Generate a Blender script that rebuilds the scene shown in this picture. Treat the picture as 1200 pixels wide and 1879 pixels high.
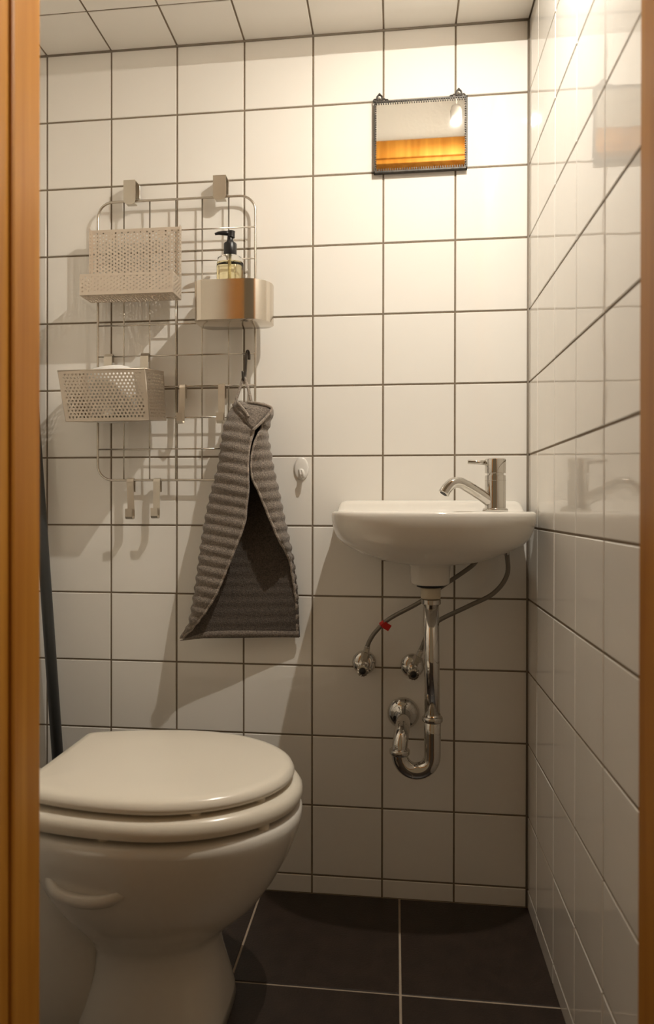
import bpy, bmesh, math, random
from mathutils import Vector, Matrix, Euler
random.seed(7)
for o in list(bpy.data.objects): bpy.data.objects.remove(o)
SC = bpy.context.scene
COL = SC.collection

# ------------------------------------------------------------------ camera
CAM = Vector((-0.2783, -1.5636, 0.8447))
yaw, pitch, roll, FPX = 0.1200, -0.00337, 0.0015, 1327.84
cd = bpy.data.cameras.new('camera'); cam = bpy.data.objects.new('camera', cd); COL.objects.link(cam)
fw = Vector((-math.sin(yaw) * math.cos(pitch), math.cos(yaw) * math.cos(pitch), math.sin(pitch)))
r0 = Vector((math.cos(yaw), math.sin(yaw), 0)); u0 = r0.cross(fw)
rr = r0 * math.cos(roll) + u0 * math.sin(roll); uu = -r0 * math.sin(roll) + u0 * math.cos(roll)
M = Matrix.Identity(4)
for i in range(3): M[i][0], M[i][1], M[i][2], M[i][3] = rr[i], uu[i], -fw[i], CAM[i]
cam.matrix_world = M
cd.sensor_fit = 'VERTICAL'; cd.sensor_height = 36; cd.sensor_width = 36
cd.lens = 36 * FPX / 1879
cd.shift_x = (600 - 564.18) / 1879; cd.shift_y = -(939.5 - 931.13) / 1879
cd.clip_start = 0.02
cd.dof.use_dof = True; cd.dof.focus_distance = 1.50; cd.dof.aperture_fstop = 3.6
SC.camera = cam

# ------------------------------------------------------------------ world, exposure
W = bpy.data.worlds.new('hall'); SC.world = W; W.use_nodes = True
W.node_tree.nodes['Background'].inputs[0].default_value = (1.0, 0.72, 0.42, 1)
W.node_tree.nodes['Background'].inputs[1].default_value = 0.16
SC.view_settings.view_transform = 'Standard'; SC.view_settings.look = 'None'
SC.view_settings.exposure = 0.0; SC.view_settings.gamma = 1.0; SC.view_settings.use_curve_mapping = False
LAMP = Vector((-0.108, -0.55, 1.935)); BULB_R = 0.009; BULB_STRENGTH = 11700; BULB_COL = (1.0, 0.945, 0.845)

# ------------------------------------------------------------------ materials
MATS = {}
def mat(name, base, rough=0.5, metal=0.0, bump=0.0, bscale=200.0, var=0.0, vscale=8.0, rvar=0.0, stretch=(1, 1, 1), **kw):
    m = bpy.data.materials.new(name); m.use_nodes = True; nt = m.node_tree; N = nt.nodes; L = nt.links
    b = N['Principled BSDF']
    b.inputs['Base Color'].default_value = (*base, 1); b.inputs['Roughness'].default_value = rough
    b.inputs['Metallic'].default_value = metal
    for k, v in kw.items(): b.inputs[k].default_value = v
    if var or bump or rvar:
        tc = N.new('ShaderNodeTexCoord'); mp = N.new('ShaderNodeMapping'); mp.inputs['Scale'].default_value = stretch
        L.new(tc.outputs['Object'], mp.inputs['Vector'])
    if var:
        n = N.new('ShaderNodeTexNoise'); n.inputs['Scale'].default_value = vscale; n.inputs['Detail'].default_value = 5
        L.new(mp.outputs[0], n.inputs['Vector'])
        r = N.new('ShaderNodeValToRGB'); L.new(n.outputs['Fac'], r.inputs[0])
        r.color_ramp.elements[0].position = 0.3; r.color_ramp.elements[1].position = 0.7
        r.color_ramp.elements[0].color = (*[c * (1 - var) for c in base], 1)
        r.color_ramp.elements[1].color = (*[min(1, c * (1 + var)) for c in base], 1)
        L.new(r.outputs[0], b.inputs['Base Color'])
    if rvar:
        n3 = N.new('ShaderNodeTexNoise'); n3.inputs['Scale'].default_value = vscale * 2
        L.new(mp.outputs[0], n3.inputs['Vector'])
        mr = N.new('ShaderNodeMapRange'); mr.inputs['To Min'].default_value = max(0, rough - rvar); mr.inputs['To Max'].default_value = rough + rvar
        L.new(n3.outputs['Fac'], mr.inputs['Value']); L.new(mr.outputs[0], b.inputs['Roughness'])
    if bump:
        n2 = N.new('ShaderNodeTexNoise'); n2.inputs['Scale'].default_value = bscale; n2.inputs['Detail'].default_value = 3
        L.new(mp.outputs[0], n2.inputs['Vector'])
        bp = N.new('ShaderNodeBump'); bp.inputs['Strength'].default_value = 1.0; bp.inputs['Distance'].default_value = bump
        L.new(n2.outputs['Fac'], bp.inputs['Height']); L.new(bp.outputs[0], b.inputs['Normal'])
    MATS[name] = m
    return m

mat('tile_glaze', (0.91, 0.875, 0.815), 0.035, bump=0.00035, bscale=9, var=0.015, vscale=3)
mat('grout', (0.235, 0.185, 0.13), 0.9, bump=0.001, bscale=400, var=0.12, vscale=30)
mat('floor_tile', (0.028, 0.017, 0.012), 0.42, bump=0.0006, bscale=260, var=0.25, vscale=25, rvar=0.08)
mat('floor_grout', (0.42, 0.33, 0.24), 0.9, bump=0.001, bscale=400, var=0.1, vscale=30)
mat('plaster', (0.88, 0.85, 0.79), 0.85, bump=0.0008, bscale=90)
mat('ceramic', (0.80, 0.755, 0.68), 0.07)
mat('seat_plastic', (0.86, 0.79, 0.67), 0.20)
mat('chrome', (0.64, 0.62, 0.585), 0.06, 1.0)
mat('dull_chrome', (0.55, 0.52, 0.48), 0.16, 1.0)
mat('steel', (0.66, 0.61, 0.53), 0.30, 1.0, bump=0.00012, bscale=60, stretch=(40, 40, 1))
mat('cup_steel', (0.66, 0.60, 0.52), 0.15, 1.0, bump=0.00006, bscale=30, stretch=(1, 1, 40))
mat('perforated_steel', (0.70, 0.61, 0.51), 0.45, 0.55)
mat('basket_steel', (0.58, 0.505, 0.42), 0.36, 0.85)
mat('wire_steel', (0.62, 0.57, 0.50), 0.25, 1.0)
mat('dark_metal', (0.10, 0.09, 0.08), 0.35, 1.0)
mat('black_plastic', (0.012, 0.012, 0.013), 0.35)
mat('white_plastic', (0.82, 0.79, 0.74), 0.22)
mat('nut_plastic', (0.62, 0.54, 0.40), 0.35)
mat('rubber', (0.01, 0.01, 0.01), 0.6)
mat('paper', (0.86, 0.84, 0.80), 0.95, bump=0.0006, bscale=150)
mat('cardboard', (0.34, 0.24, 0.15), 0.9)
mat('red_tag', (0.55, 0.02, 0.015), 0.4)
mat('mirror_glass', (0.93, 0.92, 0.90), 0.015, 1.0)
mat('mirror_frame', (0.055, 0.047, 0.038), 0.45, 0.4, var=0.5, vscale=90)
mat('broom_grey', (0.055, 0.057, 0.056), 0.38)
mat('bristle', (0.05, 0.05, 0.05), 0.8)
mat('liquid', (0.95, 0.87, 0.58), 0.03, **{'Transmission Weight': 1.0, 'IOR': 1.38})
mat('clear_plastic', (0.97, 0.96, 0.93), 0.03, **{'Transmission Weight': 1.0, 'IOR': 1.12})
mat('label_film', (0.75, 0.66, 0.42), 0.4)
mat('silicone', (0.24, 0.20, 0.155), 0.6)

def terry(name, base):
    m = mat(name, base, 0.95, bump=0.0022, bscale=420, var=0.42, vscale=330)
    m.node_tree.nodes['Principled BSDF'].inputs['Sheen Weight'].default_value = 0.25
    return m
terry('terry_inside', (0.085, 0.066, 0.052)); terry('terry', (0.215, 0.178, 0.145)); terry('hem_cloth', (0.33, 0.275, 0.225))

def wood():
    m = bpy.data.materials.new('pine'); m.use_nodes = True; nt = m.node_tree; N = nt.nodes; L = nt.links
    b = N['Principled BSDF']; b.inputs['Roughness'].default_value = 0.45; b.inputs['Specular IOR Level'].default_value = 0.28
    tc = N.new('ShaderNodeTexCoord'); mp = N.new('ShaderNodeMapping'); mp.inputs['Scale'].default_value = (38, 38, 1.6)
    L.new(tc.outputs['Object'], mp.inputs[0])
    n = N.new('ShaderNodeTexNoise'); n.inputs['Scale'].default_value = 1.0; n.inputs['Detail'].default_value = 6; n.inputs['Distortion'].default_value = 0.6
    L.new(mp.outputs[0], n.inputs['Vector'])
    r = N.new('ShaderNodeValToRGB'); L.new(n.outputs['Fac'], r.inputs[0])
    e = r.color_ramp.elements
    e[0].position = 0.30; e[0].color = (0.37, 0.132, 0.010, 1); e[1].position = 0.72; e[1].color = (0.57, 0.255, 0.036, 1)
    L.new(r.outputs[0], b.inputs['Base Color'])
    MATS['pine'] = m
wood()

# ------------------------------------------------------------------ helpers
def root_loc(o):
    while o.parent: o = o.parent
    return o.location
def obj(name, verts, faces, m, parent=None, smooth=False, loc=None):
    me = bpy.data.meshes.new(name)
    off = root_loc(parent) if parent else (Vector(loc) if loc is not None else Vector((0, 0, 0)))
    me.from_pydata([Vector(v) - off for v in verts], [], faces)
    bm = bmesh.new(); bm.from_mesh(me); bmesh.ops.recalc_face_normals(bm, faces=bm.faces); bm.to_mesh(me); bm.free()
    if smooth:
        for p in me.polygons: p.use_smooth = True
    me.materials.append(MATS[m])
    o = bpy.data.objects.new(name, me); COL.objects.link(o)
    if parent: o.parent = parent
    elif loc is not None: o.location = loc
    return o
def sharp(o, deg=40):
    for p in o.data.polygons: p.use_smooth = True
    o.data.set_sharp_from_angle(angle=math.radians(deg))
    return o
def tag(o, label, cat, group=None):
    o['label'] = label; o['category'] = cat
    if group: o['group'] = group
    return o
def thing(name, label, cat, loc, group=None):
    o = bpy.data.objects.new(name, None); COL.objects.link(o); o.location = loc; o.empty_display_size = 0.02
    return tag(o, label, cat, group)
def G():
    return [[], []]
def add(g, vf):
    n = len(g[0]); g[0].extend(vf[0]); g[1].extend([[i + n for i in f] for f in vf[1]])
    return g
def boxg(x0, x1, y0, y1, z0, z1, bev=0.0, seg=2):
    bm = bmesh.new(); bmesh.ops.create_cube(bm, size=1)
    for v in bm.verts:
        v.co = Vector(((x0 + x1) / 2 + v.co.x * (x1 - x0), (y0 + y1) / 2 + v.co.y * (y1 - y0), (z0 + z1) / 2 + v.co.z * (z1 - z0)))
    if bev: bmesh.ops.bevel(bm, geom=bm.edges[:], offset=bev, segments=seg, affect='EDGES', profile=0.5)
    bm.verts.index_update()
    r = ([v.co.copy() for v in bm.verts], [[v.index for v in f.verts] for f in bm.faces]); bm.free()
    return r
def frame_of(d):
    d = d.normalized(); a = Vector((0, 0, 1)) if abs(d.z) < 0.9 else Vector((0, 1, 0))
    x = a.cross(d).normalized(); return x, d.cross(x)
def catmull(P, n=8):
    P = [Vector(p) for p in P]; out = []
    for i in range(len(P) - 1):
        a = P[i - 1] if i else P[0] * 2 - P[1]; b, c = P[i], P[i + 1]
        d = P[i + 2] if i + 2 < len(P) else P[-1] * 2 - P[-2]
        for k in range(n):
            t = k / n
            out.append(0.5 * ((2 * b) + (c - a) * t + (2 * a - 5 * b + 4 * c - d) * t * t + (3 * b - a - 3 * c + d) * t ** 3))
    out.append(P[-1]); return out
def tube(P, r, seg=12, caps=True, closed=False):
    P = [Vector(p) for p in P]; n = len(P); V = []; F = []
    R = r if isinstance(r, (list, tuple)) else [r] * n
    x = None
    for i in range(n):
        if closed: d = (P[(i + 1) % n] - P[i - 1])
        else: d = P[min(i + 1, n - 1)] - P[max(i - 1, 0)]
        d.normalize()
        if x is None: x, y = frame_of(d)
        else:
            x = (x - d * x.dot(d)).normalized(); y = d.cross(x)
        for k in range(seg):
            a = 2 * math.pi * k / seg
            V.append(P[i] + (x * math.cos(a) + y * math.sin(a)) * R[i])
    for i in range(n if closed else n - 1):
        j = (i + 1) % n
        for k in range(seg):
            F.append([i * seg + k, i * seg + (k + 1) % seg, j * seg + (k + 1) % seg, j * seg + k])
    if caps and not closed: F.append(list(range(seg))); F.append([(n - 1) * seg + k for k in range(seg)])
    return V, F
def lathe(prof, o, axis=(0, 0, 1), seg=32, caps=True):
    o = Vector(o); d = Vector(axis).normalized(); x, y = frame_of(d); V = []; F = []
    for r, h in prof:
        for k in range(seg):
            a = 2 * math.pi * k / seg; V.append(o + d * h + (x * math.cos(a) + y * math.sin(a)) * max(r, 1e-5))
    n = len(prof)
    for i in range(n - 1):
        for k in range(seg): F.append([i * seg + k, i * seg + (k + 1) % seg, (i + 1) * seg + (k + 1) % seg, (i + 1) * seg + k])
    if caps: F.append(list(range(seg))); F.append([(n - 1) * seg + k for k in range(seg)])
    return V, F
def loft(rings, cap0=True, cap1=True):
    n = len(rings[0]); V = [v for r in rings for v in r]; F = []
    for i in range(len(rings) - 1):
        for k in range(n): F.append([i * n + k, i * n + (k + 1) % n, (i + 1) * n + (k + 1) % n, (i + 1) * n + k])
    if cap0: F.append(list(range(n)))
    if cap1: F.append([(len(rings) - 1) * n + k for k in range(n)])
    return V, F
def strip(path, width_dir, w, t):
    """flat bent metal strip: path of points, width along width_dir, thickness t"""
    P = [Vector(p) for p in path]; wd = Vector(width_dir).normalized(); n = len(P); V = []; F = []
    for i in range(n):
        d = (P[min(i + 1, n - 1)] - P[max(i - 1, 0)]).normalized(); nn = d.cross(wd).normalized()
        for a, b in ((-1, -1), (1, -1), (1, 1), (-1, 1)): V.append(P[i] + wd * (a * w / 2) + nn * (b * t / 2))
    for i in range(n - 1):
        for k in range(4): F.append([i * 4 + k, i * 4 + (k + 1) % 4, (i + 1) * 4 + (k + 1) % 4, (i + 1) * 4 + k])
    F.append([0, 1, 2, 3]); F.append([(n - 1) * 4 + k for k in range(4)])
    return V, F
def perforated(o, u, v, w, h, pitch, hole, along='u', m=0.0045):
    """flat sheet with a real hexagonal field of round holes and a plain margin"""
    o, u, v = Vector(o), Vector(u).normalized(), Vector(v).normalized(); V = []; F = []
    W0, H0 = (w, h) if along == 'u' else (h, w)
    R = pitch / math.sqrt(3); rows = int((H0 - 2 * m + 0.13 * pitch) / (pitch * 0.866)); cols = int((W0 - 2 * m) / pitch - 0.5)
    ox = (W0 - (cols - 1 + 0.5) * pitch) / 2; oy = (H0 - (rows - 1) * pitch * 0.866) / 2
    def P(a, b):
        a = min(max(a, 0.0), W0); b = min(max(b, 0.0), H0)
        return o + u * a + v * b if along == 'u' else o + u * b + v * a
    for j in range(rows):
        for i in range(cols):
            cx = ox + i * pitch + (0.5 * pitch if j % 2 else 0); cy = oy + j * pitch * 0.866
            n0 = len(V)
            for k in range(12):
                a = math.radians(30 * k + 30)
                rad = R if k % 2 == 0 else R * math.cos(math.radians(30))
                px, py = cx + rad * math.cos(a), cy + rad * math.sin(a)
                V.append(P(px, py))
            for k in range(12):
                a = math.radians(30 * k + 30); V.append(P(cx + hole * math.cos(a), cy + hole * math.sin(a)))
            for k in range(12):
                F.append([n0 + k, n0 + (k + 1) % 12, n0 + 12 + (k + 1) % 12, n0 + 12 + k])
    # plain margins
    x0 = ox - pitch * 0.30; x1 = ox + (cols - 0.5) * pitch + pitch * 0.30; y0 = oy - R * 0.5; y1 = oy + (rows - 1) * pitch * 0.866 + R * 0.5
    fill = [(0, W0, 0, y0), (0, W0, y1, H0), (0, x0, y0, y1), (x1, W0, y0, y1)]
    for j in range(rows):
        cy = oy + j * pitch * 0.866; hh = R * 0.76
        fill.append((x0, ox, cy - hh, cy + hh) if j % 2 else (ox + (cols - 0.5) * pitch, x1, cy - hh, cy + hh))
    nv = u.cross(v).normalized() * 0.00025
    for q_, (a0, a1, b0, b1) in enumerate(fill):
        if q_ == 4: nv = nv * 0.5   # row-end fillers sit between sheet and margin
        n0 = len(V); V += [q + nv for q in (P(a0, b0), P(a1, b0), P(a1, b1), P(a0, b1))]; F.append([n0, n0 + 1, n0 + 2, n0 + 3])
    return V, F
def solid(o, t):
    md = o.modifiers.new('thickness', 'SOLIDIFY'); md.thickness = t; md.offset = 0
    return o

# ------------------------------------------------------------------ the room
P = 0.152; GR = 0.0037; CEIL = 1.863; TOP = 2.167; XL = -1.15; YD = -0.7636; SOF = -0.2115
def struct(o): o['kind'] = 'structure'; return o
TILES = {}
def tile_mesh(w, h, mname, th=0.006, bev=0.0011):
    key = (round(w, 4), round(h, 4), mname)
    if key in TILES: return TILES[key]
    V = []
    for inset, z in ((0.0, -th), (0.0, -bev), (bev, 0.0)):
        for sx, sy in ((-1, -1), (1, -1), (1, 1), (-1, 1)): V.append((sx * (w / 2 - inset), sy * (h / 2 - inset), z))
    F = [[8, 9, 10, 11]]
    for l in (0, 4):
        for k in range(4): F.append([l + k, l + (k + 1) % 4, l + 4 + (k + 1) % 4, l + 4 + k])
    me = bpy.data.meshes.new('tile'); me.from_pydata(V, [], F); me.materials.append(MATS[mname]); me.update()
    TILES[key] = me; return me
def lay(parent, us, vs, place, mname='tile_glaze', skip=None, g=GR, tilt=0.0012, edge=0.0):
    """us, vs: joint positions; place(u, v) -> (point, xaxis, yaxis, normal)"""
    for i in range(len(us) - 1):
        for j in range(len(vs) - 1):
            u_0, u_1, v_0, v_1 = us[i] + g / 2, us[i + 1] - g / 2, vs[j] + g / 2, vs[j + 1] - g / 2
            if skip and skip((u_0 + u_1) / 2, (v_0 + v_1) / 2): continue
            if u_1 - u_0 < 0.008 or v_1 - v_0 < 0.008: continue
            p, x, y, n = place((u_0 + u_1) / 2, (v_0 + v_1) / 2)
            o = bpy.data.objects.new('tile', tile_mesh(u_1 - u_0, v_1 - v_0, mname)); COL.objects.link(o)
            o.parent = parent
            Mx = Matrix.Identity(4)
            for k in range(3): Mx[k][0], Mx[k][1], Mx[k][2] = x[k], y[k], n[k]
            q = Euler((random.gauss(0, tilt), random.gauss(0, tilt), 0)).to_matrix().to_4x4()
            Mx = Mx @ q; p = Vector(p) + Vector(n) * random.uniform(-0.00025, 0.00025)
            for k in range(3): Mx[k][3] = p[k]
            o.matrix_local = Mx
rows = sorted([CEIL - j * P for j in range(13)] + [0.0 - 0.002])
rows_hi = sorted(set(rows + [CEIL + P, TOP]))
cols = sorted([-k * P for k in range(8)] + [XL])
ys = sorted([0.0, -0.0965] + [-0.0965 - P * m for m in range(1, 5)] + [YD - 0.004])
D = 0.0016  # joint depth
wb = struct(obj('wall_back', *boxg(XL - 0.1, 0.12, D, 0.12, -0.06, CEIL + 0.42), 'grout'))
lay(wb, cols, rows, lambda u, v: ((u, 0, v), (1, 0, 0), (0, 0, 1), (0, -1, 0)))
wr = struct(obj('wall_right', *boxg(D, 0.12, YD - 0.004, D, -0.06, TOP + 0.1), 'grout'))
lay(wr, ys, rows_hi, lambda u, v: ((0, u, v), (0, 1, 0), (0, 0, 1), (-1, 0, 0)) if False else ((0, u, v), (0, -1, 0), (0, 0, 1), (-1, 0, 0)),
    skip=lambda u, v: v > CEIL and u > SOF - 0.02, tilt=0.0010)
wl = struct(obj('wall_left', *boxg(XL - 0.12, XL - D, YD - 0.004, D, -0.06, TOP + 0.1), 'grout'))
lay(wl, ys, rows_hi, lambda u, v: ((XL, u, v), (0, 1, 0), (0, 0, 1), (1, 0, 0)), skip=lambda u, v: v > CEIL and u > SOF - 0.02)
ce = struct(obj('ceiling', *boxg(XL - 0.0, 0.0, SOF, -0.0, CEIL + D, TOP + 0.08), 'grout'))
lay(ce, cols, sorted([0.0, -0.130, SOF + 0.001]), lambda u, v: ((u, v, CEIL), (1, 0, 0), (0, -1, 0), (0, 0, -1)))
lay(ce, cols, [CEIL, CEIL + P, TOP], lambda u, v: ((u, SOF - 0.002, v), (1, 0, 0), (0, 0, 1), (0, -1, 0)))
struct(obj('ceiling', *boxg(XL, 0.0, YD - 0.004, SOF - 0.002, TOP, TOP + 0.08), 'plaster'))
fl = struct(obj('floor', *boxg(XL - 0.7, 0.75, -2.4, 0.12, -0.08, -D), 'floor_grout'))
fx = [0.033 + 0.30 * k for k in (2, 1, 0)] + [-0.267, -0.567, -0.867, -1.167, -1.467, -1.767]
fy = [0.0, -0.307, -0.607, -0.907, -1.207, -1.507, -1.807, -2.107, -2.4]
def fskip(u, v):
    return False
lay(fl, sorted(fx), sorted(fy), lambda u, v: ((u, v, 0), (1, 0, 0), (0, 1, 0), (0, 0, 1)), 'floor_tile', g=0.0042, tilt=0.0005)
# silicone bead in the two back corners
struct(obj('trim_1', *tube([(-0.0005, -0.0005, 0.0), (-0.0005, -0.0005, CEIL)], 0.0034, 8), 'silicone', smooth=True))
struct(obj('trim_2', *tube([(XL, -0.001, CEIL - 0.0005), (0, -0.001, CEIL - 0.0005)], 0.0030, 8), 'silicone', smooth=True))

# front wall with the door opening, and the wooden frame lining it
JL, JR, HEAD = -0.6877, -0.0227, 1.925; YF = -0.885
g = G()
add(g, boxg(XL - 0.75, JL - 0.040, YF + 0.012, YD - 0.006, -0.06, 2.5))
add(g, boxg(JR + 0.040, 0.75, YF + 0.012, YD - 0.006, -0.06, 2.5))
add(g, boxg(JL - 0.040, JR + 0.040, YF + 0.012, YD - 0.006, HEAD + 0.04, 2.5))
struct(obj('wall_front', *g, 'plaster'))
dr = bpy.data.objects.new('door_1', None); COL.objects.link(dr); dr.location = ((JL + JR) / 2, YD, 0); dr['kind'] = 'structure'
def jamb(x, s):
    # plan profile: lining with a rebate towards the hall, rounded arrises
    pr = [(x - 0.040 * s, YD), (x - 0.003 * s, YD), (x, YD - 0.003), (x, -0.822), (x - 0.0015 * s, -0.825), (x - 0.005 * s, -0.825), (x - 0.005 * s, YF), (x - 0.040 * s, YF)]
    V = [(a, b, 0.0) for a, b in pr] + [(a, b, HEAD + 0.04) for a, b in pr]; n = len(pr)
    F = [[k, (k + 1) % n, n + (k + 1) % n, n + k] for k in range(n)] + [list(range(n)), [n + k for k in range(n)]]
    return V, F
obj('jamb', *jamb(JL, 1), 'pine', dr)
obj('jamb', *jamb(JR, -1), 'pine', dr)
g = G(); add(g, boxg(JL, JR, -0.825, YD, HEAD, HEAD + 0.04, 0.002)); add(g, boxg(JL - 0.005, JR + 0.005, YF, -0.825, HEAD + 0.005, HEAD + 0.04, 0.001))
obj('head', *g, 'pine', dr)
obj('head_casing', *boxg(JL - 0.07, -0.004, YD - 0.006, YD + 0.012, HEAD + 0.012, HEAD + 0.068, 0.003), 'pine', dr)
obj('side_casing', *boxg(JL - 0.07, JL - 0.014, YD - 0.006, YD + 0.012, 0.0, HEAD + 0.012, 0.003), 'pine', dr)
for x0, x1 in ((JL - 0.085, JL - 0.018), (JR + 0.018, JR + 0.085)):
    obj('side_casing', *boxg(x0, x1, YF - 0.002, YF + 0.012, 0.0, HEAD + 0.018, 0.003), 'pine', dr)
obj('head_casing', *boxg(JL - 0.085, JR + 0.085, YF - 0.002, YF + 0.012, HEAD + 0.018, HEAD + 0.085, 0.003), 'pine', dr)

# ------------------------------------------------------------------ lamp (above the frame, seen in the mirror)
def lamp():
    t = thing('ceiling_lamp', 'small ceiling lamp with a downward glowing dome, mirrored in the little wall mirror', 'lamp', (LAMP.x, LAMP.y, TOP))
    obj('canopy', *lathe([(0.03, 0), (0.03, -0.012), (0.022, -0.02), (0.004, -0.022)], (LAMP.x, LAMP.y, TOP)), 'white_plastic', t, True)
    obj('rod', *tube([(LAMP.x, LAMP.y, TOP - 0.02), (LAMP.x, LAMP.y, LAMP.z + 0.04)], 0.003), 'white_plastic', t, True)
    obj('socket', *lathe([(0.004, 0.045), (0.012, 0.042), (0.016, 0.030), (0.016, 0.001), (0.010, 0.0005)], LAMP), 'white_plastic', t, True)
    m = bpy.data.materials.new('bulb_glow'); m.use_nodes = True; N = m.node_tree.nodes
    e = N.new('ShaderNodeEmission'); e.inputs[0].default_value = (*BULB_COL, 1); e.inputs[1].default_value = BULB_STRENGTH
    m.node_tree.links.new(e.outputs[0], N['Material Output'].inputs[0]); MATS['bulb_glow'] = m
    n = 8   # shallow domed diffuser below an opaque holder
    pr = [(BULB_R * math.sin(math.pi / 2 * i / n), -0.22 * BULB_R * math.cos(math.pi / 2 * i / n)) for i in range(n + 1)]
    obj('bulb', *lathe(pr, LAMP, seg=20, caps=False), 'bulb_glow', t, True)
lamp()

# ------------------------------------------------------------------ toilet
TY = -0.383
def outline(tip, back, xc, hw, hb, n=64, inset=0.0):
    """seat-shaped plan: elliptic front, sides drawing in to a straight back edge"""
    tip -= inset; back += inset; hw -= inset; hb -= inset; R = []
    nf = n // 2
    for k in range(nf + 1):
        a = -math.pi / 2 + math.pi * k / nf
        R.append((xc + (tip - xc) * math.cos(a), hw * math.sin(a)))
    nb = (n - nf - 1)
    m = nb // 2
    def side(x): return hw - (hw - hb) * ((xc - x) / (xc - back)) ** 2
    up = []
    for k in range(1, m + 1):
        x = xc + (back - xc) * k / m
        up.append((x, side(x)))
    # soften the back corner
    cx, cy = up[-1]; up[-1] = (cx + 0.004, cy); up.append((cx, cy - 0.006))
    R += up + [(x, -y) for x, y in reversed(up)]
    return R
def ring(o2, z, yc=TY): return [Vector((x, yc + y, z)) for x, y in o2]
def toilet():
    t = thing('toilet', 'off-white floor standing toilet with closed lid left of the basin', 'toilet', (-0.66, TY, 0))
    A = dict(tip=-0.443, back=-0.859, xc=-0.655, hw=0.174, hb=0.137)
    lid = obj('lid', *loft([ring(outline(**A, inset=i), z) for i, z in ((0.012, 0.3935), (0.003, 0.395), (0.0, 0.400), (0.0005, 0.404), (0.004, 0.4105), (0.010, 0.4140), (0.020, 0.4155), (0.08, 0.4165))]), 'seat_plastic', t)
    sharp(lid, 50)
    B = dict(tip=-0.429, back=-0.868, xc=-0.655, hw=0.183, hb=0.150)
    se = [(0.012, 0.3575), (0.003, 0.360), (0.0, 0.367), (0.0005, 0.377), (0.005, 0.384), (0.014, 0.3875), (0.05, 0.3875), (0.068, 0.382), (0.070, 0.370), (0.066, 0.3585)]
    sv, sf = loft([ring(outline(**B, inset=i), z) for i, z in se], False, False)
    n = len(sv) // len(se)
    for k in range(n): sf.append([k, (k + 1) % n, (len(se) - 1) * n + (k + 1) % n, (len(se) - 1) * n + k])
    sharp(obj('seat', sv, sf, 'seat_plastic', t), 50)
    for x, y in ((-0.485, 0.085), (-0.485, -0.085), (-0.57, 0.150), (-0.57, -0.150)):
        obj('lid_bumper', *lathe([(0.009, 0), (0.009, 0.007)], (x, TY + y * 0.93, 0.3872), seg=16), 'seat_plastic', t, False)
    for x, y in ((-0.472, 0.09), (-0.472, -0.09), (-0.70, 0.155), (-0.70, -0.155)):
        obj('seat_bumper', *lathe([(0.009, 0), (0.009, 0.0085)], (x - 0.005, TY + y, 0.3495), seg=16), 'seat_plastic', t, False)
    for s in (-1, 1):
        obj('hinge', *tube([(-0.872, TY + s * 0.075, 0.372), (-0.872, TY + s * 0.115, 0.372)], 0.011, 16), 'chrome', t, True)
        obj('hinge_post', *lathe([(0.013, 0.352), (0.013, 0.356), (0.008, 0.358), (0.008, 0.372)], (-0.880, TY + s * 0.095, 0), seg=20), 'chrome', t, True)
    # bowl and foot
    def sec(z, xf, xb, hw, nf=2.15, nb=2.6, n=64):
        xc = xf - 0.55 * (xf - xb); R = []
        for k in range(n):
            a = 2 * math.pi * k / n; c, s = math.cos(a), math.sin(a)
            e = 2 / (nf if c > 0 else nb); ax = (xf - xc) if c > 0 else (xc - xb)
            R.append(Vector((xc + ax * math.copysign(abs(c) ** e, c), TY + hw * math.copysign(abs(s) ** e, s), z)))
        return R
    L = [(0.000, -0.548, -0.796, 0.112, 3.6, 3), (0.018, -0.550, -0.793, 0.110, 3.4, 3), (0.05, -0.556, -0.784, 0.104, 3.0), (0.09, -0.564, -0.772, 0.096, 2.5), (0.125, -0.568, -0.770, 0.092),
         (0.148, -0.561, -0.780, 0.100), (0.172, -0.528, -0.800, 0.117), (0.20, -0.497, -0.825, 0.136), (0.235, -0.472, -0.848, 0.154), (0.275, -0.450, -0.868, 0.169),
         (0.31, -0.436, -0.88, 0.1785), (0.332, -0.430, -0.885, 0.182), (0.342, -0.430, -0.885, 0.182), (0.348, -0.434, -0.882, 0.178), (0.350, -0.442, -0.875, 0.170)]
    # inner basin
    I = [(0.349, -0.492, -0.80, 0.118), (0.335, -0.498, -0.795, 0.112), (0.25, -0.54, -0.77, 0.08), (0.18, -0.60, -0.72, 0.045)]
    bw = obj('bowl', *loft([sec(*a) for a in L] + [sec(*a) for a in I]), 'ceramic', t, True)
    # moulded grip on the near and far side of the bowl
    for s in (-1, 1):
        y0 = TY + s * 0.150
        # a shallow lipped pocket: rim curve swept down to the bowl wall
        rim = catmull([(-0.795, y0 - s * 0.030, 0.299), (-0.790, y0 - s * 0.002, 0.286), (-0.777, y0 + s * 0.013, 0.274), (-0.750, y0 + s * 0.021, 0.267), (-0.718, y0 + s * 0.023, 0.266), (-0.690, y0 + s * 0.019, 0.271), (-0.673, y0 + s * 0.012, 0.281), (-0.670, y0 - s * 0.014, 0.293)], 6)
        nR = len(rim); mid = Vector((-0.731, y0 - s * 0.03, 0.315))
        def off(k, lift, inw):
            p = rim[k]; d = (mid - p); d.y *= 0.2
            return p + d.normalized() * inw + Vector((0, 0, lift))
        secs = []
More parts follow.
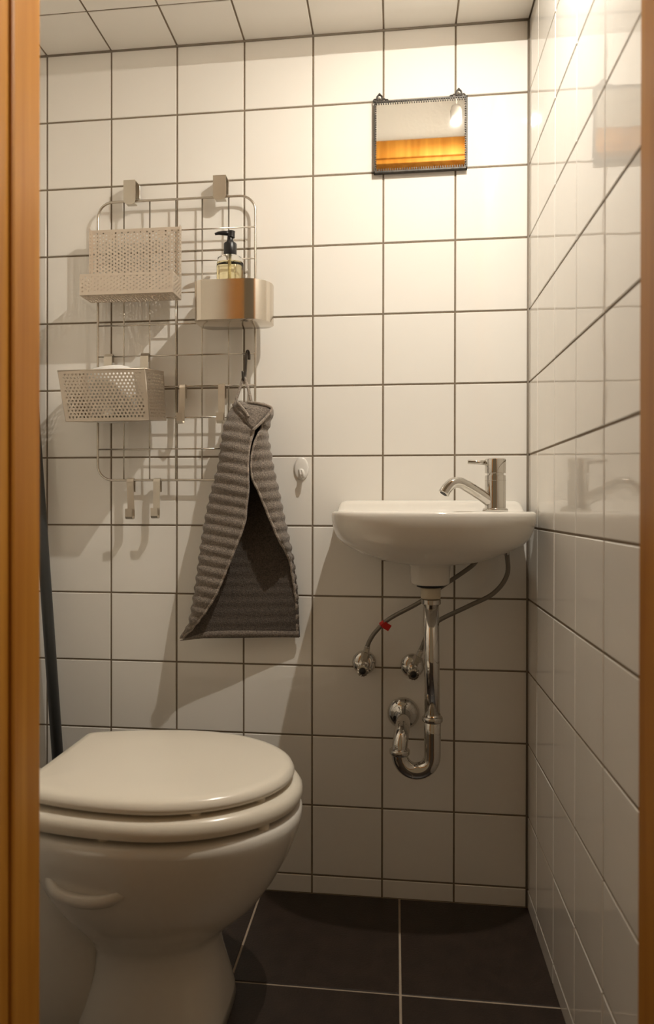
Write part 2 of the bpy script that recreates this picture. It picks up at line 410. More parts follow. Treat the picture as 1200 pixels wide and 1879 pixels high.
        for k in range(nR):
            p = rim[k]; dn = Vector((0, -s * 0.030, -0.018))
            o_ = (p - mid); o_.y = 0; o_ = o_.normalized()
            secs.append([p + o_ * 0.009 + dn, p + o_ * 0.0115 + dn * 0.35, p + o_ * 0.009 + Vector((0, s * 0.003, 0.001)), p + Vector((0, s * 0.004, 0.004)), p - o_ * 0.006 + Vector((0, 0, 0.001)), p - o_ * 0.010 + Vector((0, -s * 0.016, -0.006)), p - o_ * 0.013 + Vector((0, -s * 0.034, -0.012))])
        obj('grip_moulding', *loft(secs), 'ceramic', t, True)
    # rear trapway, deck and cistern
    def rsec(x, hw, z0, z1, n=40, ex=4.5):
        R = []
        for k in range(n):
            a = 2 * math.pi * k / n; c, s = math.cos(a), math.sin(a); e = 2 / ex
            R.append(Vector((x, TY + hw * math.copysign(abs(c) ** e, c), max((z0 + z1) / 2 + (z1 - z0) / 2 * math.copysign(abs(s) ** e, s), 0.0))))
        return R
    obj('trapway', *loft([rsec(-0.745, 0.05, -0.1, 0.22), rsec(-0.77, 0.075, -0.1, 0.27), rsec(-0.82, 0.090, -0.1, 0.30), rsec(-0.90, 0.100, -0.1, 0.32), rsec(-1.05, 0.108, -0.1, 0.335), rsec(-1.11, 0.108, -0.1, 0.335)]), 'ceramic', t, True)
    obj('deck', *loft([rsec(-0.845, 0.130, 0.318, 0.3485, ex=6), rsec(-0.90, 0.122, 0.316, 0.350, ex=6), rsec(-1.0, 0.118, 0.312, 0.352, ex=6), rsec(-1.143, 0.118, 0.312, 0.352, ex=6)]), 'ceramic', t, True)
    ci = obj('cistern', *boxg(-1.144, -0.992, TY - 0.175, TY + 0.172, 0.3525, 0.70, 0.02, 4), 'ceramic', t); sharp(ci, 60)
    cl = obj('cistern_lid', *boxg(-1.146, -0.988, TY - 0.18, TY + 0.177, 0.7005, 0.732, 0.009, 3), 'ceramic', t); sharp(cl, 60)
    obj('flush_button', *lathe([(0.022, 0), (0.022, 0.005), (0.019, 0.007)], (-1.068, TY, 0.7322), seg=28), 'chrome', cl, False)
toilet()

# ------------------------------------------------------------------ basin
def basin():
    t = thing('hand_basin', 'small white ceramic hand basin mounted in the right corner', 'basin', (-0.2068, 0, 0.69))
    n = 72; XC, YC = -0.2068, -0.105; DX, DY = -0.2097, -0.135
    def dsh(s, z, front=0.200):
        R = []
        for k in range(n):
            a = 2 * math.pi * k / n; c, q = math.cos(a), math.sin(a)
            ex = 2.45 if q < 0 else 5.5; e = 2 / ex
            x = XC + 0.1965 * math.copysign(abs(c) ** (2 / 2.6 if q < 0 else e), c)
            y = YC + (front if q < 0 else 0.1045) * math.copysign(abs(q) ** e, q)
            R.append(Vector((DX + (x - DX) * s, min(DY + (y - DY) * s if q < 0 else DY + (y - DY) * (0.25 + 0.75 * s), -0.0005), z)))
        return R
    def circ(r, z): return [Vector((DX + r * math.cos(2 * math.pi * k / n), DY + r * math.sin(2 * math.pi * k / n), z)) for k in range(n)]
    def ell(s, z):
        return [Vector((-0.232 + 0.138 * s * math.cos(2 * math.pi * k / n), -0.172 + 0.098 * s * math.sin(2 * math.pi * k / n), z)) for k in range(n)]
    R = [circ(0.020, 0.6905), circ(0.034, 0.6905), circ(0.0375, 0.694), circ(0.039, 0.728), dsh(0.30, 0.7315), dsh(0.48, 0.737), dsh(0.675, 0.750), dsh(0.80, 0.7605), dsh(0.885, 0.7705), dsh(0.945, 0.783), dsh(0.98, 0.799), dsh(0.997, 0.815),
         dsh(1.0, 0.824), dsh(0.996, 0.829), dsh(0.985, 0.832), dsh(0.965, 0.833), ell(1.06, 0.8325), ell(1.0, 0.829), ell(0.96, 0.82), ell(0.87, 0.795), ell(0.68, 0.771), ell(0.42, 0.759), ell(0.15, 0.7565)]
    obj('bowl', *loft(R), 'ceramic', t, True)
    V = []
    prof = [(-0.0005, 0.8335), (-0.0005, 0.851), (-0.004, 0.8545), (-0.012, 0.8548), (-0.020, 0.852), (-0.026, 0.845), (-0.032, 0.8375), (-0.042, 0.8325)]
    rings = []
    for x, s in ((-0.398, 0.25), (-0.396, 0.6), (-0.391, 0.86), (-0.383, 0.97), (-0.36, 1), (-0.05, 1), (-0.030, 0.97), (-0.022, 0.86), (-0.017, 0.6), (-0.015, 0.25)):
        rings.append([Vector((x, y, 0.8325 + (z - 0.8325) * s)) for y, z in prof])
    sharp(obj('back_ledge', *loft(rings), 'ceramic', t), 60)
    obj('drain_ring', *lathe([(0.008, 0.7568), (0.019, 0.7576), (0.021, 0.7568)], (-0.232, -0.172, 0), seg=28), 'chrome', t, True)
    for x in (-0.318, -0.098):
        obj('support_lug', *boxg(x - 0.028, x + 0.028, -0.06, -0.001, 0.742, 0.775, 0.006), 'ceramic', t, True)
basin()

def faucet():
    X, Y = -0.0798, -0.090
    t = thing('basin_faucet', 'chrome single lever mixer tap standing on the right side of the basin', 'faucet', (X, Y, 0.833))
    obj('base_ring', *lathe([(0.0245, 0.8332), (0.0245, 0.837), (0.0225, 0.839), (0.020, 0.839)], (X, Y, 0), seg=40), 'chrome', t, True)
    b = obj('body', *lathe([(0.0203, 0.8375), (0.0203, 0.9015), (0.0200, 0.904), (0.0165, 0.9045), (0.0165, 0.908)], (X, Y, 0), seg=48), 'chrome', t); sharp(b)
    obj('seam_ring', *lathe([(0.0204, 0.8935), (0.0206, 0.894), (0.0204, 0.8945)], (X, Y, 0), seg=48, caps=False), 'dull_chrome', b, True)
    lv = obj('lever', *lathe([(0.0160, 0.9075), (0.0203, 0.9085), (0.0205, 0.935), (0.0195, 0.9368), (0.0, 0.9372)], (X, Y, 0), seg=48), 'chrome', t); sharp(lv)
    obj('lever_pin', *tube([(X - 0.018, Y - 0.001, 0.9295), (X - 0.030, Y - 0.002, 0.9300), (X - 0.054, Y - 0.004, 0.9308), (X - 0.0545, Y - 0.004, 0.9308)], [0.0052, 0.0046, 0.0044, 0.0036], 16), 'chrome', lv, True)
    sp = catmull([(X - 0.008, Y - 0.004, 0.8500), (X - 0.030, Y - 0.012, 0.8655), (X - 0.062, Y - 0.024, 0.8845), (X - 0.074, Y - 0.029, 0.8890), (X - 0.086, Y - 0.033, 0.8875), (X - 0.096, Y - 0.036, 0.8790), (X - 0.104, Y - 0.039, 0.8675)], 7)
    obj('spout', *tube(sp, [0.0116] * 14 + [0.0110] * (len(sp) - 14), 20), 'chrome', t, True)
    obj('aerator', *tube([sp[-1], sp[-1] + (sp[-1] - sp[-3]).normalized() * 0.001], 0.0075, 18), 'rubber', t)
faucet()

def trap():
    X, Y = -0.2075, -0.135
    t = thing('drain_trap', 'chrome drain pipe with U bend hanging under the basin', 'drain pipe', (X, Y, 0.31))
    obj('rubber_seal', *lathe([(0.026, 0.6905), (0.026, 0.686), (0.018, 0.684)], (X - 0.002, Y, 0), seg=28), 'rubber', t, True)
    n_ = obj('plastic_nut', *lathe([(0.0175, 0.6855), (0.0195, 0.683), (0.0192, 0.664), (0.017, 0.6625)], (X - 0.001, Y, 0), seg=28), 'nut_plastic', t); sharp(n_)
    n_ = obj('slip_nut', *lathe([(0.0165, 0.6625), (0.0190, 0.661), (0.0190, 0.653), (0.0165, 0.651)], (X, Y, 0), seg=28), 'dull_chrome', t); sharp(n_)
    obj('tailpiece', *tube([(X, Y, 0.653), (X + 0.003, Y, 0.43)], 0.0150, 32), 'chrome', t, True)
    x1 = X + 0.003; x0 = x1 - 0.0632; r = 0.0316; zc = 0.3565
    pts = [(x1, Y, 0.438), (x1, Y, 0.40), (x1, Y, zc)]
    for k in range(1, 16):
        a = math.pi * k / 16; pts.append((x1 - r + r * math.cos(a), Y, zc - r * math.sin(a)))
    pts += [(x0, Y, zc), (x0, Y, 0.368)]
    obj('u_bend', *tube(pts, 0.0162, 32), 'chrome', t, True)
    def nut(x, z, a=0.0200):
        return lathe([(0.0155, -0.006), (a - 0.002, -0.0055), (a, -0.003), (a, 0.003), (a - 0.002, 0.0055), (0.0155, 0.006)], (x, Y, z), seg=36)
    obj('compression_nut', *nut(x1, 0.428), 'dull_chrome', t, True)
    obj('compression_nut', *nut(x0, 0.3615), 'dull_chrome', t, True)
    zf = 0.3865; ry = 0.036
    pts = [(x0, Y, 0.362), (x0, Y, zf - ry * 0.55)]
    yb = Y
    for k in range(1, 11):
        a = math.pi / 2 * k / 10
        pts.append((x0 + 0.006 * k / 10, yb + ry * (1 - math.cos(a)), zf - ry * 0.55 + ry * 0.9 * math.sin(a)))
    zt = pts[-1][2]
    pts += [(x0 + 0.0075, -0.06, zt), (x0 + 0.0085, -0.002, zt)]
    obj('wall_pipe', *tube(pts, 0.0150, 32), 'chrome', t, True)
    obj('wall_flange', *lathe([(0.034, 0.0006), (0.034, 0.002), (0.030, 0.008), (0.024, 0.013), (0.0165, 0.015), (0.0155, 0.018)], (x0 + 0.0085, 0, zt), (0, -1, 0), seg=40), 'chrome', t, True)
trap()

def valve(x, z, label, tilt):
    t = thing('angle_valve', label, 'valve', (x, 0, z), 'angle valves under the basin')
    ax = Vector((0, -1, 0))
    obj('escutcheon', *lathe([(0.0258, 0.0006), (0.0258, 0.0015), (0.0235, 0.007), (0.017, 0.011), (0.010, 0.0125)], (x, 0, z), ax, seg=36), 'chrome', t, True)
    obj('body', *lathe([(0.0085, 0.010), (0.0085, 0.022), (0.0115, 0.024), (0.0115, 0.046), (0.008, 0.048), (0.008, 0.056)], (x, 0, z), ax, seg=20), 'dull_chrome', t, False)
    obj('outlet_nut', *lathe([(0.0070, 0.008), (0.0070, 0.017), (0.0095, 0.018), (0.0095, 0.029), (0.0065, 0.030), (0.0062, 0.040)], (x, -0.034, z), (tilt, 0, 1), seg=6), 'dull_chrome', t, False)
    V = []; n = 28; k_ = []
    for h, r in ((0.054, 0.010), (0.056, 0.0125), (0.073, 0.0130), (0.076, 0.0115), (0.0765, 0.0085)):
        k_.append([Vector((x + r * (1 - 0.09 * (k % 2)) * math.cos(2 * math.pi * k / n), -h, z + r * (1 - 0.09 * (k % 2)) * math.sin(2 * math.pi * k / n) - 0.002)) for k in range(n)])
    kn = obj('knob', *loft(k_), 'chrome', t)
    obj('knob_cap', *lathe([(0.0068, 0.0764), (0.0062, 0.0770), (0.0, 0.0772)], (x, 0, z - 0.002), ax, seg=24), 'black_plastic', kn, True)
valve(-0.3432, 0.5057, 'chrome angle valve left of the drain trap, with the red-tagged hose', 0.20)
valve(-0.2399, 0.5016, 'chrome angle valve half hidden behind the chrome drain pipe', 0.42)

def hose(name, pts, label, ferr):
    t = thing(name, label, 'hose', pts[0], 'braided supply hoses under the basin')
    q = catmull(pts, 10)
    obj('braided_tube', *tube(q, 0.0046, 14), 'braid', t, True)
    obj('ferrule', *tube([q[0], q[1], q[2]], 0.0056, 14), 'dull_chrome', t, True)
    obj('ferrule', *tube([q[-3], q[-2], q[-1]], 0.0056, 14), 'dull_chrome', t, True)
    return t
mat('braid', (0.26, 0.235, 0.20), 0.45, 0.6, bump=0.0006, bscale=700)
hose('supply_hose', [(-0.3355, -0.036, 0.545), (-0.330, -0.039, 0.560), (-0.3165, -0.045, 0.5810), (-0.2884, -0.052, 0.6090), (-0.2290, -0.060, 0.6440), (-0.188, -0.066, 0.675), (-0.128, -0.082, 0.720), (-0.112, -0.086, 0.739)],
     'grey braided water hose with the red tag, running behind the drain pipe', 0)
hose('supply_hose', [(-0.2240, -0.036, 0.541), (-0.2195, -0.038, 0.553), (-0.2080, -0.045, 0.582), (-0.1870, -0.055, 0.6080), (-0.1290, -0.066, 0.6400), (-0.0810, -0.076, 0.668), (-0.0555, -0.084, 0.707), (-0.0575, -0.090, 0.756)],
     'grey braided water hose bowing out to the right corner under the basin', 0)
tg = G(); add(tg, tube([(-0.3065, -0.0480, 0.5945), (-0.2985, -0.0500, 0.6010)], 0.0058, 12))
ft = boxg(-0.008, 0.008, -0.0006, 0.0006, -0.007, 0.007, 0.0004); Mt = Matrix.Translation((-0.2945, -0.0575, 0.5935)) @ Euler((0.15, 0.55, 0.1)).to_matrix().to_4x4()
add(tg, ([Mt @ Vector(v) for v in ft[0]], ft[1]))
tag(obj('hose_tag', *tg, 'red_tag'), 'small red plastic tag clipped on the left water hose', 'tag')

# ------------------------------------------------------------------ mirror
def mirror():
    x0, x1, z0, z1 = -0.3242, -0.1280, 1.5525, 1.7055
    t = thing('wall_mirror', 'small rectangular mirror in a dark beaded metal frame near the ceiling', 'mirror', ((x0 + x1) / 2, 0, z0))
    obj('backing', *boxg(x0 + 0.001, x1 - 0.001, -0.0085, -0.0012, z0 + 0.001, z1 - 0.001), 'mirror_frame', t)
    obj('mirror_glass', *boxg(x0 + 0.003, x1 - 0.003, -0.0105, -0.0087, z0 + 0.003, z1 - 0.003), 'mirror_glass', t)
    fr = G()
    for a in ((x0, x0 + 0.0035, z0, z1), (x1 - 0.0035, x1, z0, z1), (x0, x1, z0, z0 + 0.0045), (x0, x1, z1 - 0.0035, z1)):
        add(fr, boxg(a[0], a[1], -0.0125, -0.002, a[2], a[3], 0.0008, 1))
    f = obj('frame', *fr, 'mirror_frame', t)
    bd = G(); n = 38
    for k in range(n):
        x = x0 + 0.006 + (x1 - x0 - 0.012) * k / (n - 1)
        add(bd, boxg(x - 0.0011, x + 0.0011, -0.0122, -0.0104, z1 - 0.0075, z1 - 0.003)); add(bd, boxg(x - 0.0011, x + 0.0011, -0.0122, -0.0104, z0 + 0.004, z0 + 0.0085))
    n = 30
    for k in range(n):
        z = z0 + 0.006 + (z1 - z0 - 0.012) * k / (n - 1)
        add(bd, boxg(x0 + 0.003, x0 + 0.0056, -0.0122, -0.0104, z - 0.0011, z + 0.0011)); add(bd, boxg(x1 - 0.0056, x1 - 0.003, -0.0122, -0.0104, z - 0.0011, z + 0.0011))
    b = obj('claw_beading', *bd, 'mirror_frame', f); b['kind'] = 'stuff'
    for cx, s in ((x0 + 0.012, 1), (x1 - 0.018, -1)):
        g = G()
        add(g, tube([(cx + 0.0055 * math.cos(a * 0.5236), -0.008, z1 + 0.0085 + 0.0065 * math.sin(a * 0.5236)) for a in range(12)], 0.0020, 8, closed=True))
        for dx, r in ((-0.0095, 0.0034), (0.0095, 0.0034), (-0.0155, 0.0024), (0.0155, 0.0024), (0.0, 0.0030)):
            if dx * s < -0.0125: continue
            add(g, tube([(cx + dx + r * math.cos(a * 0.5236), -0.008, z1 + r * 0.8 + r * math.sin(a * 0.5236)) for a in range(12)], 0.0017, 6, closed=True))
        add(g, lathe([(0.0001, -0.0028), (0.0028, 0), (0.0001, 0.0028)], (cx, -0.0085, z1 + 0.0165), seg=8))
        obj('scroll_ornament', *g, 'mirror_frame', t, True)
mirror()

# ------------------------------------------------------------------ wire rack and what hangs on it
RX0, RX1, RZ0, RZ1, RY = -0.9345, -0.5790, 0.8990, 1.5150, -0.020
def rack():
    t = thing('wire_grid_rack', 'steel wire grid rack with rounded corners hanging on the tiled back wall', 'rack', ((RX0 + RX1) / 2, 0, RZ0))
    r = 0.034; pts = []
    for cx, cz, a0 in ((RX1 - r, RZ1 - r, 0), (RX0 + r, RZ1 - r, 90), (RX0 + r, RZ0 + r, 180), (RX1 - r, RZ0 + r, 270)):
        for k in range(9): a = math.radians(a0 + 90 * k / 8); pts.append((cx + r * math.cos(a), RY, cz + r * math.sin(a)))
    obj('outer_frame', *tube(pts, 0.0027, 10, closed=True), 'wire_steel', t, True)
    for k in range(1, 6):
        x = RX0 + (RX1 - RX0) * k / 6
        obj('vertical_wire', *tube([(x, RY + 0.0022, RZ0), (x, RY + 0.0022, RZ1)], 0.0017, 8), 'wire_steel', t, True)
    for k in range(1, 9):
        z = RZ1 - (RZ1 - RZ0) * k / 9
        obj('horizontal_wire', *tube([(RX0, RY - 0.0010, z), (RX1, RY - 0.0010, z)], 0.0017, 8), 'wire_steel', t, True)
    return t
rack()
def HZ(k): return RZ1 - (RZ1 - RZ0) * k / 9

def top_hook(xc, w, label):
    t = thing('wall_hook', label, 'hook', (xc, 0, 1.51), 'steel hooks holding the rack')
    zt, zb = 1.5580, 1.509
    obj('back_plate', *boxg(xc - w / 2, xc + w / 2, -0.0030, -0.0012, 1.528, zt, 0.0004, 1), 'steel', t)
    obj('bridge', *boxg(xc - w / 2, xc + w / 2, -0.0315, -0.0030, zt - 0.0018, zt, 0.0004, 1), 'steel', t)
    pr = [(-w / 2, zt - 0.0018), (w / 2, zt - 0.0018)] + [(w / 2 * math.cos(math.radians(a)), zb + 0.004 - 0.009 * abs(math.sin(math.radians(a)))) for a in range(0, -181, -20)]
    n = len(pr); V = [(xc + a, -0.0315, b) for a, b in pr] + [(xc + a, -0.0297, b) for a, b in pr]
    F = [list(range(n)), [n + k for k in range(n)]] + [[k, (k + 1) % n, n + (k + 1) % n, n + k] for k in range(n)]
    obj('front_plate', V, F, 'steel', t)
    obj('lip', *boxg(xc - w / 2 + 0.003, xc + w / 2 - 0.003, -0.0297, -0.010, 1.5085, 1.5103), 'steel', t)
top_hook(-0.858, 0.0270, 'brushed steel hook with rounded tab holding the top left of the rack')
top_hook(-0.6560, 0.0285, 'brushed steel hook with rounded tab holding the top right of the rack')

# shallow perforated tray with tall back panel
def tray():
    x0, x1, yb, yf, z0, z1, zf = -0.9455, -0.7410, -0.0305, -0.090, 1.2905, 1.4505, 1.3350
    t = thing('perforated_tray', 'perforated steel tray with tall back panel hooked on the upper left of the rack', 'tray', ((x0 + x1) / 2, yb, z0))
    pt, ho = 0.0082, 0.00215
    solid(obj('back_panel', *perforated((x0, yb, z0), (1, 0, 0), (0, 0, 1), x1 - x0, z1 - z0, pt, ho, 'v', 0.0022), 'perforated_steel', t), 0.0009)
    solid(obj('front_panel', *perforated((x0, yf, z0), (1, 0, 0), (0, 0, 1), x1 - x0, zf - z0, pt, ho, 'v', 0.0022), 'perforated_steel', t), 0.0009)
    solid(obj('bottom_panel', *perforated((x0, yf, z0), (1, 0, 0), (0, 1, 0), x1 - x0, yb - yf, pt, ho, 'v', 0.0022), 'perforated_steel', t), 0.0009)
    for x in (x0, x1):
        solid(obj('side_panel', *perforated((x, yf, z0), (0, 1, 0), (0, 0, 1), yb - yf, zf - z0, pt, ho, 'v', 0.0022), 'perforated_steel', t), 0.0009)
        solid(obj('side_flange', *perforated((x, yb - 0.012, zf), (0, 1, 0), (0, 0, 1), 0.012, z1 - zf, pt * 0.9, ho, 'v', 0.001), 'perforated_steel', t), 0.0009)
    for x in (-0.90, -0.785):
        obj('hanging_tab', *strip([(x, yb + 0.0005, 1.43), (x, yb + 0.001, HZ(1) + 0.0025), (x, RY - 0.004, HZ(1) + 0.0040), (x, RY + 0.0030, HZ(1) + 0.0040), (x, RY + 0.0055, HZ(1) - 0.012)], (1, 0, 0), 0.014, 0.001), 'perforated_steel', t)
tray()

# deeper perforated basket
def basket():
    yb, yf = -0.033, -0.142; zt = 1.1215; zb = 1.018
    t = thing('perforated_basket', 'deep perforated steel basket holding a paper roll, lower left of the rack', 'basket', (-0.868, yb, zb))
    pt, ho = 0.0078, 0.00220
    # front panel leans in towards the bottom
    tl, tr_, br, bl = Vector((-0.9690, yf, zt - 0.001)), Vector((-0.7835, yf, zt)), Vector((-0.7765, yf + 0.010, zb)), Vector((-0.9560, yf + 0.010, zb - 0.001))
    btl, btr, bbr, bbl = Vector((-0.9660, yb, zt + 0.012)), Vector((-0.7800, yb, zt + 0.013)), Vector((-0.7735, yb, zb + 0.010)), Vector((-0.9550, yb, zb + 0.009))
    def quad_panel(name, a, b, c, d, along='u'):
        # a->b is u, a->d is v; perforated unit sheet mapped bilinearly
        w, h = (b - a).length, (d - a).length
        V, F = perforated((0, 0, 0), (1, 0, 0), (0, 1, 0), w, h, pt, ho, along)
        out = []; nq = (b - a).cross(d - a).normalized()
        for p in V:
            s, q = p.x / w, p.y / h
            out.append((a * (1 - s) + b * s) * (1 - q) + (d * (1 - s) + c * s) * q + nq * p.z)
        return solid(obj(name, out, F, 'basket_steel', t), 0.0009)
    quad_panel('front_panel', bl, br, tr_, tl); quad_panel('back_panel', bbl, bbr, btr, btl)
    quad_panel('side_panel', br, bbr, btr, tr_); quad_panel('side_panel', bl, bbl, btl, tl)
    quad_panel('bottom_panel', bl, br, bbr, bbl)
    for a, b in ((tl, tr_), (tr_, btr), (btr, btl), (btl, tl)):
        obj('rim_edge', *tube([a, b], 0.0016, 8), 'basket_steel', t, True)
    for a, b in ((tl, bl), (tr_, br), (bl, br)):
        obj('corner_edge', *tube([a, b], 0.0009, 6), 'basket_steel', t, True)
    for x in (-0.9072, -0.8240):
        obj('hanging_tab', *strip([(x, yb + 0.0012, 1.10), (x, yb + 0.0012, 1.14), (x, -0.0300, HZ(5) - 0.002), (x, RY - 0.0045, HZ(5) + 0.0050), (x, RY + 0.0020, HZ(5) + 0.0050), (x, RY + 0.0045, HZ(5) - 0.012)], (1, 0, 0), 0.0185, 0.0011), 'steel', t)
basket()
def roll():
    ax = Vector((-0.16, 0.03, 1)).normalized(); c = Vector((-0.8640, -0.0865, 1.0270)); L_ = 0.104; R_ = 0.0475
    t = thing('paper_roll', 'white toilet paper roll leaning inside the perforated basket', 'paper roll', c)
    o = obj('paper', *lathe([(0.020, 0.001), (R_ - 0.003, 0.0), (R_, 0.003), (R_, L_ - 0.004), (R_ - 0.004, L_), (0.020, L_ - 0.001), (0.020, 0.001)], c, ax, seg=56, caps=False), 'paper', t); sharp(o, 50)
    obj('core', *lathe([(0.0195, 0.0), (0.0195, L_), (0.0188, L_), (0.0188, 0.0), (0.0195, 0.0)], c, ax, seg=40, caps=False), 'cardboard', t, True)
roll()

# brushed steel cup with soap bottle
CX0, CX1, CYF, CYB, CZ0, CZ1 = -0.6920, -0.5325, -0.1150, -0.0270, 1.2235, 1.3065
def cup():
    t = thing('steel_soap_cup', 'brushed steel oval cup hooked on the right side of the rack', 'cup', ((CX0 + CX1) / 2, CYB, CZ0))
    def rr_(inset, z, n=12):
        x0, x1, y0, y1 = CX0 + inset, CX1 - inset, CYF + inset, CYB - inset; r = 0.022 - inset; rf = 0.052 - inset; rb = 0.03 - inset; R = []
        for cx, cy, a0, q in ((x1 - rb, y1 - rb, 0, rb), (x0 + rb, y1 - rb, 90, rb), (x0 + r, y0 + r, 180, r), (x1 - rf, y0 + rf, 270, rf)):
            for k in range(n + 1):
                a = math.radians(a0 + 90 * k / n); R.append(Vector((cx + q * math.cos(a), cy + q * math.sin(a), z)))
        return R
    o = obj('band', *loft([rr_(0.002, CZ0), rr_(0, CZ0 + 0.001), rr_(0, CZ1), rr_(0.0012, CZ1), rr_(0.0014, CZ0 + 0.004), rr_(0.0014, CZ0 + 0.0035)], True, True), 'cup_steel', t); sharp(o, 50)
    for x in (-0.645, -0.575):
        obj('hanging_tab', *strip([(x, CYB + 0.0005, 1.285), (x, CYB + 0.0008, HZ(3) + 0.003), (x, RY - 0.003, HZ(3) + 0.0045), (x, RY + 0.002, HZ(3) + 0.0045), (x, RY + 0.005, HZ(3) - 0.010)], (1, 0, 0), 0.016, 0.001), 'steel', t)
cup()
def bottle():
    X, Y, Z = -0.6225, -0.072, CZ0 + 0.005
    t = thing('soap_bottle', 'clear soap bottle with golden liquid and black pump standing in the steel cup', 'bottle', (X, Y, Z))
    def sec(f, z, n=40):
        return [Vector((X + 0.0282 * f * math.copysign(abs(math.cos(2 * math.pi * k / n)) ** 0.85, math.cos(2 * math.pi * k / n)), Y + 0.024 * f * math.copysign(abs(math.sin(2 * math.pi * k / n)) ** 0.85, math.sin(2 * math.pi * k / n)), z)) for k in range(n)]
    obj('body', *loft([sec(0.9, Z), sec(1, Z + 0.004), sec(1, 1.348), sec(0.985, 1.356), sec(0.92, 1.3615), sec(0.72, 1.3655), sec(0.52, 1.368), sec(0.44, 1.372)]), 'clear_plastic', t, True)
    obj('soap', *loft([sec(0.88, Z + 0.002), sec(0.95, Z + 0.005), sec(0.95, 1.346), sec(0.93, 1.352)]), 'liquid', t, True)
    obj('dip_tube', *tube([(X, Y, Z + 0.01), (X, Y, 1.368)], 0.0028, 10), 'label_film', t, True)
    p = obj('pump_collar', *lathe([(0.0128, 1.3685), (0.0135, 1.3695), (0.0135, 1.3925), (0.0125, 1.394), (0.010, 1.394), (0.0075, 1.398), (0.0062, 1.402), (0.0062, 1.406)], (X, Y, 0), seg=32), 'black_plastic', t); sharp(p)
    h = obj('pump_head', *lathe([(0.0050, 1.404), (0.0078, 1.406), (0.0080, 1.4165), (0.0085, 1.4185), (0.0070, 1.4195)], (X + 0.002, Y, 0), seg=24), 'black_plastic', t); sharp(h)
    nz = [(X + 0.004, Y, 1.4142), (X - 0.012, Y - 0.003, 1.4150), (X - 0.024, Y - 0.005, 1.4145), (X - 0.0315, Y - 0.006, 1.4125)]
    obj('pump_nozzle', *tube(nz, [0.0052, 0.0048, 0.0036, 0.0024], 12), 'black_plastic', h, True)
bottle()

# flat steel S-hooks
def flat_hook(x, zw, zbot, w, label, lean=0.0, curl=True, twist=0.0):
    t = thing('flat_hook', label, 'hook', (x, RY, zw), 'flat steel hooks on the rack')
    yb = RY
    path = [(x, yb + 0.0075, zw - 0.026), (x, yb + 0.0075, zw - 0.002), (x, yb + 0.0062, zw + 0.0025), (x, yb + 0.001, zw + 0.0042), (x, yb - 0.0042, zw + 0.0025), (x + lean * 0.05, yb - 0.0058, zw - 0.003), (x + lean, yb - 0.0075, zbot + 0.006), (x + lean, yb - 0.0095, zbot + 0.0015), (x + lean, yb - 0.0145, zbot)]
    path2 = [(x + lean, yb - 0.0145, zbot), (x + lean, yb - 0.0215, zbot + 0.001), (x + lean, yb - 0.0245, zbot + 0.005), (x + lean, yb - 0.0250, zbot + 0.0225)]
    a = Vector((math.cos(twist), math.sin(twist), 0))
    o = obj('shank', *strip(path, a, w, 0.0013), 'steel', t)
    if curl: obj('curl', *strip(path2, a, w, 0.0013), 'steel', t)
flat_hook(-0.8583, RZ0, 0.8135, 0.0150, 'flat steel hook on the bottom wire of the rack, the left one', 0.0040, twist=0.18)
flat_hook(-0.7975, RZ0, 0.8155, 0.0150, 'flat steel hook on the bottom wire of the rack, the right one', 0.0005)
flat_hook(-0.7395, HZ(6), 1.0215, 0.0150, 'flat steel hook on a middle wire of the rack, nearer the basket', -0.0010, True, twist=-0.3)
flat_hook(-0.6520, HZ(6), 1.0210, 0.0148, 'flat steel hook on a middle wire of the rack, beside the grey towel', 0.0)

def s_hook():
    z = HZ(5); x = -0.5955
    pts = catmull([(x + 0.0045, RY - 0.006, z - 0.014), (x + 0.0042, RY - 0.0055, z - 0.003), (x + 0.002, RY - 0.003, z + 0.0040), (x, RY - 0.004, z + 0.0045), (x - 0.001, RY - 0.0075, z - 0.002), (x - 0.002, RY - 0.011, z - 0.028), (x - 0.003, RY - 0.013, z - 0.050), (x - 0.0042, RY - 0.0165, z - 0.0585), (x - 0.0056, RY - 0.0205, z - 0.0565), (x - 0.0062, RY - 0.022, z - 0.042)], 5)
    t = thing('s_hook', 'dark narrow S hook on the rack from which the grey towel hangs', 'hook', (x, RY, z))
    obj('hook_wire', *tube(pts, 0.0029, 10), 'dark_metal', t, True)
    return pts
s_hook()

